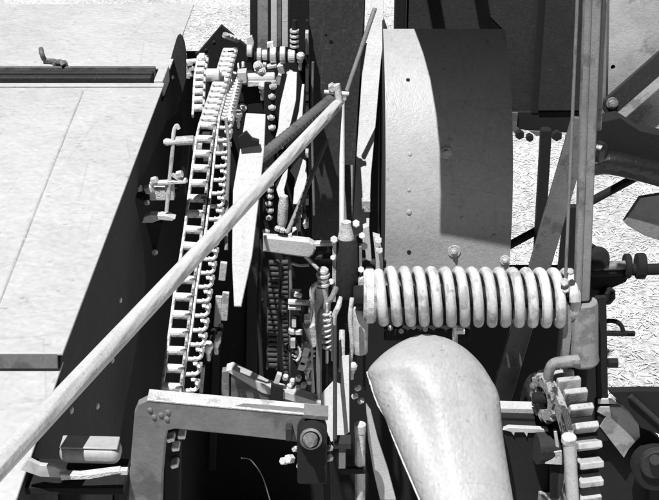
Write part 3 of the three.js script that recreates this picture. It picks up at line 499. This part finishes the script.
// ================================================================= pinion, tie rods and a small tension spring among the castings
{
  const t = thing('pinion', 'small cast pinion wheel with square teeth below the pump casting', 'gear'), c = onZ(301, 352, -0.06), R = 0.024;
  part('wheel', disc(c, V(0.55, 0.3, 1), R * 0.85, 0.02, 28), M.cast, t); part('hub', disc(c.clone().addScaledVector(V(0.55, 0.3, 1).normalize(), 0.018), V(0.55, 0.3, 1), R * 0.4, 0.012), M.dark, t);
  const f = frame(V(0.55, 0.3, 1)); for (let i = 0; i < 14; i++) { const a = i / 14 * Math.PI * 2, g = new RoundedBoxGeometry(0.007, 0.02, 0.005, 1, 0.0012); g.rotateY(-a); g.translate(Math.cos(a) * R * 0.92, 0.01, Math.sin(a) * R * 0.92); g.applyMatrix4(f.clone().setPosition(c)); part('tooth', g, M.steel, t); }
  part('axle', rod(c.clone().addScaledVector(V(0.55, 0.3, 1).normalize(), -0.06), c, 0.008), M.black, t);
  const tie = (list, r, m, label) => lone('tie_rod', sweep(list, r, { seg: 10 }), m, label, 'rod');
  tie([onZ(290, 262, -0.1), onZ(291, 300, -0.1), onZ(290, 395, -0.1)], 0.0036, M.mid, 'thin upright tie rod beside the narrow roller chain');
  tie([onZ(311, 300, -0.08), onZ(310, 335, -0.08), onZ(313, 392, -0.08)], 0.0042, M.cast, 'upright tie rod just left of the bent pipes');
  tie([onZ(352, 298, 0.03), onZ(350, 318, 0.04), onZ(352, 345, 0.04), onZ(350, 362, 0.04)], 0.0045, M.cast, 'short wavy pipe left of the bright cylinder');
  tie([onZ(262, 240, -0.2), onZ(259, 300, -0.2), onZ(262, 385, -0.2)], 0.0045, M.dark, 'dark upright tie rod left of the wide roller chain');
  tie([onZ(226, 118, 0.02), onZ(229, 150, 0.05), onZ(227, 200, 0.08), onZ(226, 250, 0.14)], 0.0036, M.mid, 'thin grey tie rod between hooked chain and tapering plate');
  tie([onZ(313, 62, -0.5), onZ(312, 120, -0.5), onZ(314, 215, -0.5)], 0.003, M.mid, 'fine grey wire along the edge of the dark sheet');
  const sp = thing('tension_spring', 'small bright tension spring hanging beside the bent pipe', 'spring'), a = onZ(327, 312, 0.06), b = onZ(327, 350, 0.06), pts = []; for (let i = 0; i <= 160; i++) { const q = i / 160, p = a.clone().lerp(b, q); p.x += Math.cos(q * 44) * 0.0075; p.z += Math.sin(q * 44) * 0.0075; pts.push(p); }
  part('coil', sweep(pts, 0.0022, { seg: 8, smooth: false }), M.steel, sp); part('hook', rod(a.clone().add(V(0, 0.02, 0)), a, 0.003), M.steel, sp); part('hook', rod(b, b.clone().add(V(0, -0.03, 0)), 0.003), M.steel, sp);
  for (const [px, py, z, where] of [[292, 336, -0.05, 'beside the small cast pinion'], [307, 372, -0.04, 'under the small cast pinion'], [238, 120, -0.3, 'left of the tapering plate top'], [216, 346, 0.2, 'beside the foot of the hooked chain'], [208, 352, 0.3, 'touching the foot of the hooked chain'], [352, 372, 0.05, 'below the bright cylinder'], [300, 62, -0.44, 'at the end of the dark cross shaft'], [262, 92, -0.4, 'on the front of the black bearing block']]) {
    const g = thing('grease_cup', `small bright grease cup ${where}`, 'grease cup'), p = onZ(px, py, z);
    part('cup', turned(p, V(0.1, 1, 0.15), [[0, 0], [0.006, 0], [0.0065, 0.008], [0.009, 0.01], [0.0092, 0.018], [0.006, 0.022], [0, 0.023]], 16), M.steel, g); part('stem', rod(p.clone().add(V(0, -0.02, -0.006)), p, 0.004), M.cast, g); part('elbow', rod(p.clone().add(V(0, -0.02, -0.004)), p.clone().add(V(0, -0.02, -0.12)), 0.005), M.black, g);
  }
}

// ================================================================= angle irons above the bracket
{
  const t = thing('angle_iron', 'rough grey angle iron with bright top edges behind the curved bracket', 'angle iron');
  const z = 0.05;
  part('web', plate(zs([[231, 373], [266, 390], [288, 397], [330, 411], [330, 425], [231, 415]], z), 0.012), M.grey, t);
  part('top_flange', plate([onZ(226, 371, z + 0.004), onZ(232, 369, z + 0.004), onZ(266, 386, z + 0.004), onZ(331, 406, z + 0.004), onZ(331, 412, z + 0.004), onZ(262, 393, z + 0.004)], 0.03), M.white, t);
  part('end_flange', plate(zs([[222, 372], [229, 371], [229, 402], [221, 400]], z + 0.004), 0.02), M.mid, t);
  part('cross_stay', plate(zs([[271, 384], [283, 388], [283, 416], [270, 416]], z + 0.012), 0.01), M.black, t); part('lug', block(onZ(278, 378, z), 0.01, 0.024, 0.012, 0, 0, -0.3), M.white, t);
  for (const [a, b] of [[285, 379], [292, 383], [298, 380], [303, 387], [309, 383], [297, 390], [289, 388]]) part('nut', hexNut(onZ(a, b, z - 0.02), V(0.2, 1, 0.4), 0.006, 0.012), M.steel, t);
  for (const [a, b, h] of [[203, 366, 26], [209, 290, 20], [219, 296, 30], [226, 292, 28], [224, 262, 18]]) lone('side_strap', bar(onZ(a, b, -0.15), onZ(a - 2, b + h, -0.15), a > 218 ? 0.015 : 0.009, 0.01), M.cast, `narrow pale strap ${a === 203 ? 'low beside the chain behind the angle iron' : a === 209 ? 'close along the hooked chain' : a === 219 ? 'between chain and tapering plate foot' : a === 226 ? 'touching the foot of the tapering plate' : 'beside the middle of the tapering plate'}`, 'strap');
}

// ================================================================= curved bracket and bearing at the bottom
{
  const z = 1.0, t = thing('curved_bracket', 'grey flat steel bracket bent downwards at its left end', 'bracket');
  const arm = part('arm', plate(zs([[122, 560], [131, 455], [134.5, 412], [138, 404], [147, 399.5], [160, 401], [300, 412], [322, 416], [320, 446], [285, 441], [240, 436], [175, 429.5], [168, 431], [166, 440], [163, 475], [160, 560]], z), 0.012, { bevel: 0.002 }), M.bracket, t);
  part('top_flange', plate([onZ(147, 399.3, z + 0.001), onZ(160, 400.6, z + 0.001), onZ(300, 411.6, z + 0.001), onZ(318, 415, z + 0.001)].flatMap((p, i, l) => i < l.length - 1 ? [p] : [p]).concat([onZ(318, 415, z + 0.001), onZ(300, 411.6, z + 0.001), onZ(160, 400.6, z + 0.001), onZ(147, 399.3, z + 0.001)].map((p) => p.clone().add(V(0, 0.0005, -0.024)))), 0.003), M.cast, t);
  for (const [a, b] of [[154, 417], [161, 415], [168, 412], [167, 419], [150, 410]]) part('rivet', rivet(onZ(a, b, z), Z, 0.0035), M.bracket, arm);
  const b = thing('end_bearing', 'dark rounded bearing with bright dome nut on the bracket end', 'bearing');
  const c = onZ(312, 433, z + 0.012), k = scaleAt(c);
  part('housing', [turned(c.clone().add(V(0, 0, -0.02)), Z, [[0, 0], [14 * k, 0], [15 * k, 0.006], [15 * k, 0.03], [13 * k, 0.036], [0, 0.036]], 28), block(c.clone().add(V(0, -0.035, -0.005)), 30 * k, 0.07, 0.03)], M.black, b);
  part('ring', turned(c.clone().add(V(-0.001, 0.002, 0.012)), V(0, 0.25, 1), [[9 * k, 0], [11 * k, 0], [11 * k, 0.008], [9 * k, 0.01], [9 * k, 0]], 28), M.mid, b); part('dome_nut', turned(c.clone().add(V(-0.002, 0.002, 0.014)), V(0, 0.25, 1), [[0, 0], [8 * k, 0], [7.6 * k, 0.008], [5 * k, 0.014], [4.5 * k, 0.02], [3 * k, 0.024], [0, 0.025]], 24), M.mid, b);
  part('cap', block(onZ(316, 412, z), 0.03, 0.006, 0.025, 0, 0, -0.1), M.mid, b);
  for (const [a, q, r] of [[292, 459, 0.006], [286, 461, 0.005], [303, 466, 0.005], [331, 448, 0.004], [331, 458, 0.0045], [297, 449, 0.004]]) part('nut', hexNut(onZ(a, q, z + 0.005), V(-0.5, 0.4, 0.6), r, r * 1.7), M.cast, b);
  part('side_lug', block(onZ(289, 432, z + 0.006), 0.008, 0.018, 0.014), M.dark, b); part('strap', bar(onZ(326, 440, z - 0.02), onZ(330, 560, z - 0.02), 0.01, 0.02), M.black, b);
  const p = thing('lower_pin', 'pale short pillar beside the bearing below the pointed plate', 'pillar', undefined);
  part('pillar', rod(onZ(360, 500, 0.1), onZ(360, 424, 0.1), 0.011), M.cast, p); part('collar', disc(onZ(360, 432, 0.1), Y, 0.0125, 0.02), M.white, p); part('lug', block(onZ(342, 458, 0.12), 0.014, 0.04, 0.02), M.white, p); part('tie', bar(onZ(340, 470, 0.11), onZ(366, 470, 0.11), 0.014, 0.012, Y), M.black, p);
  for (const [a, q] of [[356, 389], [353, 397], [359, 402]]) part('nut', hexNut(onZ(a, q, 0.02), V(0.6, 0.6, 0.4), 0.006, 0.012), M.steel, p);
  lone('edge_strip', plate(zs([[366, 405], [371, 412], [378, 440], [388, 470], [396, 500], [380, 500], [373, 470], [368, 440]], 0.03), 0.01), M.white, 'pale slanted strip just left of the curved hood', 'strip');
  const wire = thing('loose_wire', 'thin loose bent wire hanging under the bracket', 'wire'); part('wire', sweep([onZ(241, 458, 0.2), onZ(249, 459, 0.2), onZ(255, 465, 0.2), onZ(262, 476, 0.2), onZ(270, 500, 0.2)], 0.0011), M.mid, wire);
}

// ================================================================= curved hood (spout) at the bottom
{
  const rows = [[425, 425, 335, 335], [416, 434, 336, 335.8], [402, 446, 342, 339], [389, 458, 350, 345], [378, 470, 359, 354], [367.5, 482, 372, 367], [371, 491, 384, 381], [374, 497, 395, 392], [379, 500, 407, 404], [385, 501, 419, 417], [393, 503, 437, 437], [404, 507, 463, 463], [420, 513, 500, 500], [440, 521, 545, 545]];
  const pos = [], idx = [], K = 96, NR = 110, zAt = (py) => 0.02 + 0.36 * (py - 335) / 210, out = V(0, 0.72, 0.69).normalize();
  // dents: [along, across (0 left, 1 right), length, width, depth]
  const dents = [[0.52, 0.22, 0.12, 0.13, 0.008], [0.72, 0.26, 0.16, 0.12, 0.008], [0.64, 0.45, 0.16, 0.12, -0.003], [0.53, 0.88, 0.09, 0.07, 0.007], [0.75, 0.6, 0.15, 0.2, 0.003], [0.3, 0.55, 0.1, 0.15, 0.002]];
  for (let i = 0; i <= NR; i++) {
    const f = i / NR, q = f * (rows.length - 1), n = Math.min(rows.length - 2, Math.floor(q)), w = q - n, at = (k2) => rows[Math.max(0, Math.min(rows.length - 1, k2))], [xl, xr, yl, yr] = rows[n].map((p1, e) => { const p0 = at(n - 1)[e], p2 = at(n + 1)[e], p3 = at(n + 2)[e]; return 0.5 * (2 * p1 + (p2 - p0) * w + (2 * p0 - 5 * p1 + 4 * p2 - p3) * w * w + (3 * p1 - p0 - 3 * p2 + p3) * w * w * w); });
    const z = zAt((yl + yr) / 2), a = onZ(xl, yl, z), b = onZ(xr, yr, z), m = a.clone().add(b).multiplyScalar(0.5), h = b.clone().sub(a).multiplyScalar(0.5), bulge = h.length() * 0.78;
    for (let k = 0; k < K; k++) {
      const an = k / K * Math.PI * 2, p = m.clone().addScaledVector(h, -Math.cos(an)), sn = Math.sin(an), u = 0.5 - 0.5 * Math.cos(an); let d = sn > 0 ? Math.pow(sn, 0.85) * bulge * 0.72 : sn * bulge * 0.1;
      if (sn > 0) for (const [df, du, lf, lu, dd] of dents) d -= dd * Math.exp(-(((f - df) / lf) ** 2) - ((u - du) / lu) ** 2);
      p.addScaledVector(out, d); pos.push(p.x, p.y, p.z);
    }
  }
  for (let i = 0; i < NR; i++) for (let k = 0; k < K; k++) { const a = i * K + k, b = i * K + (k + 1) % K; idx.push(a, a + K, b, b, a + K, b + K); }
  const g = new THREE.BufferGeometry(); g.setAttribute('position', new THREE.Float32BufferAttribute(pos, 3)); g.setIndex(idx); g.computeVertexNormals();
  const t = thing('curved_hood', 'smooth pale curved sheet metal hood under the coil spring', 'hood');
  const hoodMat = mat(0.42, { rough: 0.5, map: paintTex, r: 1.8, bump: 0.0012, br: 1.6 }); part('hood_sheet', toCreasedNormals(g, 1.5), hoodMat, t);
  part('rim', sweep([[367.5, 372], [371, 384], [379, 406], [386, 417], [393, 436], [404, 463], [420, 500]].map(([a, b], i) => onZ(a, b, zAt(b) + 0.001 * (i % 1))), 0.003), M.white, t);
  const s = thing('spring_stud', 'small bright stud with side lug above the curved hood', 'stud'); part('stud', rod(onZ(455, 345, -0.08), onZ(455, 326, -0.08), 0.006), M.steel, s); part('lug', block(onZ(460, 331, -0.08), 0.02, 0.01, 0.012), M.steel, s); part('stem', rod(onZ(457, 331, -0.08), onZ(457, 331, -0.16), 0.006), M.black, s);
  for (const [a, b] of [[390, 328], [401, 331], [425, 329], [413, 327]]) part('nut', hexNut(onZ(a, b, -0.1), V(0, 0.5, 1), 0.006, 0.01), M.cast, s);
  part('rail', bar(onZ(384, 333, -0.12), onZ(470, 333, -0.12), 0.03, 0.02, Y), M.black, s);
}

// ================================================================= comb box right of the hood
{
  const z = 0.06, t = thing('comb_box', 'black box with bright comb edged lip beside the curved hood', 'box');
  part('box', plate(zs([[500, 428], [548, 430], [548, 540], [510, 540]], z), 0.08), M.black, t);
  part('lid', plate(zs([[497, 408], [537, 409], [537, 418.5], [499, 417]], z - 0.05), 0.03), M.white, t);
  part('shelf', plate(zs([[497, 417.5], [552, 419], [552, 430], [499, 428]], z - 0.03), 0.04), M.black, t);
  part('comb_lip', plate(zs([[503, 430], [509, 427.5], [548, 429.5], [549, 432], [541, 433.5], [540, 437], [537, 433], [528, 433], [527, 437], [524, 432.5], [515, 432.5], [514, 436], [511, 432]], z + 0.006), 0.012), M.white, t);
  const b = thing('small_block', 'pale small block with upright bar at the foot of the gear', 'block'); part('block', plate(zs([[546, 452], [562, 451], [562, 465], [545, 464]], 0.1), 0.03), M.cast, b); part('upright', bar(onZ(555, 430, 0.09), onZ(558, 452, 0.09), 0.007, 0.01), M.white, b); part('foot', bar(onZ(554, 462, 0.08), onZ(556, 540, 0.08), 0.02, 0.02), M.black, b);
}

// ================================================================= post, sleeve and toothed wheel at the right
{
  const t = thing('gear_post', 'tall grey upright post set in a round sleeve above the toothed wheel', 'post');
  const z = 0.02; const s = scaleAt(onZ(583, 300, z));
  part('post', [bar(onZ(594, -25, z), onZ(582, 300, z), 14 * s, 0.02), rod(onZ(588.5, -25, z + 0.006), onZ(577.5, 300, z + 0.006), 0.009)], M.mid, t);
  part('angle_flange', bar(onZ(605, -25, z - 0.03), onZ(598, 130, z - 0.03), 0.012, 0.008), M.mid, t); part('angle_flange', bar(onZ(601, -25, z - 0.02), onZ(592, 150, z - 0.02), 0.01, 0.03), M.grey, t);
  part('side_rod', rod(onZ(578.5, -25, z), onZ(565, 292, z), 0.0034), M.mid, t);
  part('sleeve', turned(onZ(583, 362, z), onZ(583, 297, z).sub(onZ(583, 362, z)), [[0, 0], [15 * s, 0], [16.5 * s, 0.006], [15.5 * s, 0.02], [15 * s, 0.135], [14 * s, 0.141], [0, 0.141]], 30), M.mid, t);
  part('rear_strap', bar(onZ(600, 296, z - 0.03), onZ(603, 440, z - 0.03), 0.024, 0.012), M.black, t); part('strap_nut', hexNut(onZ(608, 363, z - 0.03), X, 0.012, 0.02), M.black, t);
  part('side_casting', plate(zs([[566, 300], [571, 308], [572, 330], [569, 358], [562, 361], [563, 330]], z + 0.02), 0.03), M.mid, t);
  part('foot_arm', sweep([onZ(578, 361, z + 0.03), onZ(563, 362, z + 0.035), onZ(553, 364, z + 0.04), onZ(549, 372, z + 0.04), onZ(547, 392, z + 0.04)], [0.013, 0.012, 0.011, 0.0105, 0.01]), M.mid, t);
  for (const [a, b, r] of [[565, 283, 0.009], [571, 272, 0.007], [566, 290, 0.008], [560, 316, 0.006]]) part('nut', hexNut(onZ(a, b, z + 0.02), V(-0.3, 0.6, 0.8), r, r * 1.5), M.cast, t);
  part('post_foot', rod(V(onZ(583, 362, z).x, 0, z - 0.04), V(onZ(583, 362, z).x, onZ(583, 362, z).y + 0.02, z - 0.04), 0.022), M.black, t);

  const g = thing('toothed_wheel', 'large toothed iron wheel seen almost edge on below the post', 'gear');
  const c = onZ(567, 372, 0.04); const R = 0.16; c.y -= R + 0.004; c.z += 0.02; const yaw = 0.2, n = 25, W = 0.05;
  const place = (geo) => { geo.rotateY(yaw); geo.translate(c.x, c.y, c.z); return geo; };     // local x = axle
  const ring = (r0, r1, x0, x1) => { const q = new THREE.LatheGeometry([[r0, x0], [r1, x0], [r1, x1], [r0, x1], [r0, x0]].map(([a, b]) => new THREE.Vector2(a, b)), 56); q.rotateZ(-Math.PI / 2); return place(toCreasedNormals(q, 0.5)); };
  const rim = part('rim', ring(R * 0.74, R * 0.86, -0.03, 0.024), M.black, g); part('side_flange', ring(R * 0.74, R * 0.97, -0.042, -0.028), M.wheel, g);
  for (let i = 0; i < n; i++) { const a = i / n * Math.PI * 2, q = new RoundedBoxGeometry(W, 0.03, 0.019, 2, 0.004), tp2 = q.attributes.position; for (let e = 0; e < tp2.count; e++) tp2.setZ(e, tp2.getZ(e) * (0.95 - tp2.getY(e) * 16)); q.translate(W / 2 - 0.024, R * 0.92, 0); q.rotateX(a); part('tooth', place(q), M.tooth, rim); }
  for (let i = 0; i < 5; i++) { const a = i / 5 * Math.PI * 2 + 0.4, q = new RoundedBoxGeometry(0.02, R * 0.8, 0.03, 2, 0.004); q.translate(-0.005, R * 0.4, 0); q.rotateX(a); part('spoke', place(q), M.dark, g); }
  part('hub', ring(0, 0.035, -0.06, 0.05), M.dark, g);
  const rg = thing('ratchet_ring', 'small jagged cast ratchet ring left of the toothed wheel', 'ratchet'); const rc = onZ(547, 398, 0.06); const sh = new THREE.Shape(), rn = 14, rr = 0.05;
  for (let i = 0; i < rn; i++) { const a = i / rn * 6.2832, b = (i + 0.75) / rn * 6.2832; i ? sh.lineTo(Math.cos(a) * rr * 0.86, Math.sin(a) * rr * 0.86) : sh.moveTo(rr * 0.86, 0); sh.lineTo(Math.cos(b) * rr, Math.sin(b) * rr); }
  const ho = new THREE.Path(); ho.absarc(0, 0, rr * 0.55, 0, 6.2832, true); sh.holes.push(ho);
  const rge = new THREE.ExtrudeGeometry(sh, { depth: 0.012, bevelEnabled: true, bevelSize: 0.002, bevelThickness: 0.002, bevelSegments: 1 }); rge.rotateY(-Math.PI / 2 + 0.35); rge.translate(rc.x, rc.y, rc.z);
  part('ring', rge, M.wheel, rg); part('axle', rod(rc.clone().add(V(-0.03, 0, 0)), rc.clone().add(V(0.06, 0, 0)), 0.012), M.black, rg);
  const rd = thing('brake_rod', 'pale stout rod end in front of the toothed wheel', 'rod'); part('rod', rod(onZ(574, 520, 0.24), onZ(569, 440, 0.24), 0.0135, 0.012), M.white, rd); part('eye', disc(onZ(568.5, 442, 0.238), V(0, 1, 0.1), 0.0145, 0.014), M.cast, rd);

  const lp = thing('corner_plate', 'grey cut corner plate right of the toothed wheel', 'plate');
  part('plate', plate(zs([[598, 407], [621, 407], [628, 412], [639, 426], [640, 437], [629, 449], [624, 458], [600, 427], [606, 417], [597, 412]], 0.0), 0.01), mat(0.5, { map: castTex, r: 3 }), lp); part('small_flange', plate(zs([[598, 399], [612, 399], [617, 404], [598, 404]], 0.0), 0.02), M.white, lp);
  part('back_plate', plate(zs([[596, 402], [618, 404], [660, 440], [680, 520], [596, 520]], -0.03), 0.02), M.black, lp);
  const dk = thing('dark_guard', 'black bent guard above the corner plate', 'guard'); part('guard', plate(zs([[609, 392], [640, 391], [690, 392], [690, 445], [641, 428], [630, 412], [622, 404]], 0.03), 0.02), M.black, dk); part('rib', rod(onZ(630, 396, 0.034), onZ(668, 430, 0.034), 0.006), M.dark, dk);
  const wh = thing('black_pulley', 'black round pulley beyond the corner plate', 'pulley'); part('disc', disc(onZ(655, 460, 0.0), Z, 0.055, 0.04, 36), M.black, wh); part('groove_ring', disc(onZ(655, 460, 0.03), Z, 0.035, 0.02, 30), M.dark, wh); part('axle', rod(onZ(655, 460, -0.2), onZ(655, 460, 0.06), 0.012), M.dark, wh);
  part('bearing_arm', bar(onZ(655, 462, -0.02), onZ(655, 560, -0.02), 0.03, 0.02), M.black, wh);
}

// ================================================================= braces and shafts seen through the gap at the right
{
  lone('flat_brace', bar(onZ(583, 118, -0.11), onZ(497, 412, -0.11), 0.046, 0.012, V(1, 0.2, 0)), M.grey, 'broad grey flat brace slanting down behind the coil spring', 'brace');
  lone('dark_upright', bar(onZ(546, 128, -0.6), onZ(536, 300, -0.6), 0.026, 0.03), M.black, 'straight black upright in the gap right of the drum cover', 'upright');
  lone('thin_brace', rod(onZ(508, 246, -0.62), onZ(690, 148, -0.62), 0.0105), M.black, 'thin black brace rod slanting across the bright gap', 'brace');
  lone('rear_upright', bar(onZ(565, 300, -0.4), onZ(575, 205, -0.4), 0.05, 0.02), M.black, 'black bracket upright behind the grey post and spring end', 'bracket');
  const p = thing('machine_cowl', 'light grey side sheet with one hole behind the post top', 'cowl');
  part('panel', plate(zs([[603, -30], [700, -30], [700, 150], [638, 128], [603, 102]], -0.45), 0.006, { holes: [[onZ(613, 67, -0.45), 0.006]] }), M.cowl, p); part('hole_backing', disc(onZ(613, 67, -0.47), Z, 0.014, 0.006), M.black, p); part('flange', bar(onZ(604, -30, -0.44), onZ(602, 110, -0.44), 0.012, 0.03), M.mid, p);
  const d = thing('diagonal_bar', 'dark flat diagonal bar bolted across the light grey side sheet', 'bar');
  part('bar', bar(onZ(585, 128, -0.41), onZ(690, 36, -0.41), 0.044, 0.012, V(1, 1, 0)), M.dark, d); for (const [a, b] of [[599, 115], [612, 103]]) part('bolt', bolt(onZ(a, b, -0.404), Z, 0.01), M.mid, d);
  const s = thing('dark_shaft', 'thick black shaft with rounded bearing end below the diagonal bar', 'shaft');
  part('shaft', sweep([onZ(592, 164, -0.3), onZ(610, 163, -0.3), onZ(690, 182, -0.3)], [0.026, 0.026, 0.028], { seg: 20 }), M.shaft, s); part('bearing_end', turned(onZ(594, 150, -0.24), V(1, -0.1, 0.6), [[0, 0], [0.02, 0], [0.024, 0.008], [0.022, 0.02], [0.014, 0.028], [0, 0.03]], 22), M.shaft, s);
  part('casting', plate(zs([[590, 138], [601, 122], [620, 118], [640, 131], [690, 142], [690, 172], [610, 156], [592, 158]], -0.33), 0.05), M.black, s); part('nut', hexNut(onZ(594, 161, -0.26), V(0, 0.5, 1), 0.008, 0.01), M.cast, s);
  const c = thing('hanging_clip', 'grey pointed clip hanging at the shaft far end', 'clip'); part('clip', plate(zs([[640, 198], [690, 190], [690, 250], [645, 236], [628, 226], [624, 222]], -0.32), 0.014), M.mid, c);
  const k = thing('control_shaft', 'level black control shaft with pale sleeve right of the post', 'shaft'); const z = -0.28;
  part('shaft', rod(onZ(588, 271, z), onZ(700, 268, z), 0.013), M.black, k); part('sleeve', rod(onZ(603, 266, z + 0.006), onZ(628, 265, z + 0.006), 0.0105), M.mid, k);
  part('collar', disc(onZ(624, 266, z), X, 0.028, 0.014, 24), M.black, k); part('collar', disc(onZ(636, 266, z), X, 0.03, 0.02, 24), M.black, k); part('knob', turned(onZ(596, 258, z), V(0.2, 0.3, 1), [[0, 0], [0.024, 0], [0.028, 0.012], [0.02, 0.026], [0, 0.03]], 22), M.black, k);
  part('handle', sweep([onZ(592, 246, z), onZ(600, 252, z), onZ(608, 260, z)], 0.006), M.black, k); part('rocker', plate(zs([[592, 272], [630, 274], [626, 282], [612, 288], [604, 292], [592, 290]], z - 0.004), 0.024), M.black, k);
  part('ball', turned(onZ(606, 304, z), Y, [[0, 0], [0.012, 0.004], [0.02, 0.018], [0.018, 0.034], [0.008, 0.042], [0, 0.044]], 20), M.black, k); part('ring', disc(onZ(598, 304, z + 0.01), X, 0.026, 0.012, 24), M.black, k);
  const l = thing('loop_handle', 'black loop handle on a level bar over the straw', 'handle'); part('bar', bar(onZ(592, 333, -0.4), onZ(635, 333.5, -0.4), 0.011, 0.012, Y), M.black, l); part('loop', sweep([onZ(600, 326, -0.4), onZ(604, 322, -0.4), onZ(613, 321, -0.4), onZ(620, 324, -0.4), onZ(624, 333, -0.4)], 0.0055), M.black, l);
}

// ================================================================= tin and scraps at the bottom left
{
  const z = 1.1, t = thing('grey_tin', 'small rounded pale tin lying at the foot of the dark side wall', 'tin');
  const c = onZ(88, 461, z), k = scaleAt(c); part('tin', block(c.clone().add(V(0, 0, -0.02)), 62 * k, 20 * k, 0.03, 0.05, 0, -0.03, 0.45), M.tin, t); part('lid', block(c.clone().add(V(0, 10.4 * k, -0.02)), 58 * k, 2.4 * k, 0.024, 0.05, 0, -0.03, 0.49), M.tin, t);
  const sh = thing('shelf_plate', 'dark narrow shelf under the pale tin', 'shelf'); part('shelf', block(onZ(72, 477, z).add(V(0, -0.006, -0.01)), 0.125, 0.01, 0.06), M.black, sh); part('stay', bar(onZ(72, 484, z - 0.02), onZ(72, 1000, z - 0.02), 0.03, 0.03), M.black, sh);
  const r = thing('crumpled_scrap', 'crumpled pale scrap of sheet beside the tin', 'scrap'); const q = (a, b, dz) => onZ(a, b, z + 0.03 + dz);
  part('scrap', plate([q(20, 470, 0), q(28, 459, 0), q(40, 465, 0), q(52, 466, 0), q(66, 472, 0), q(60, 478, 0), q(40, 477, 0)].map((p) => p.setZ(z + 0.03)), 0.006), M.sheet, r); part('fold', plate([q(60, 472, 0), q(80, 473, 0), q(120, 468, 0), q(122, 471, 0), q(90, 477, 0), q(62, 478, 0)].map((p) => p.setZ(z + 0.035)), 0.01), M.cast, r); part('tip', block(q(124, 471, 0), 0.009, 0.006, 0.008), M.white, r);
}

// ---------------------------------------------------------------- put every group's origin at its base
for (const o of things) {
  const b = new THREE.Box3().setFromObject(o), base = V((b.min.x + b.max.x) / 2, b.min.y, (b.min.z + b.max.z) / 2);
  o.position.copy(base); for (const c of o.children) c.position.sub(base);
}
renderer.render(scene, camera);
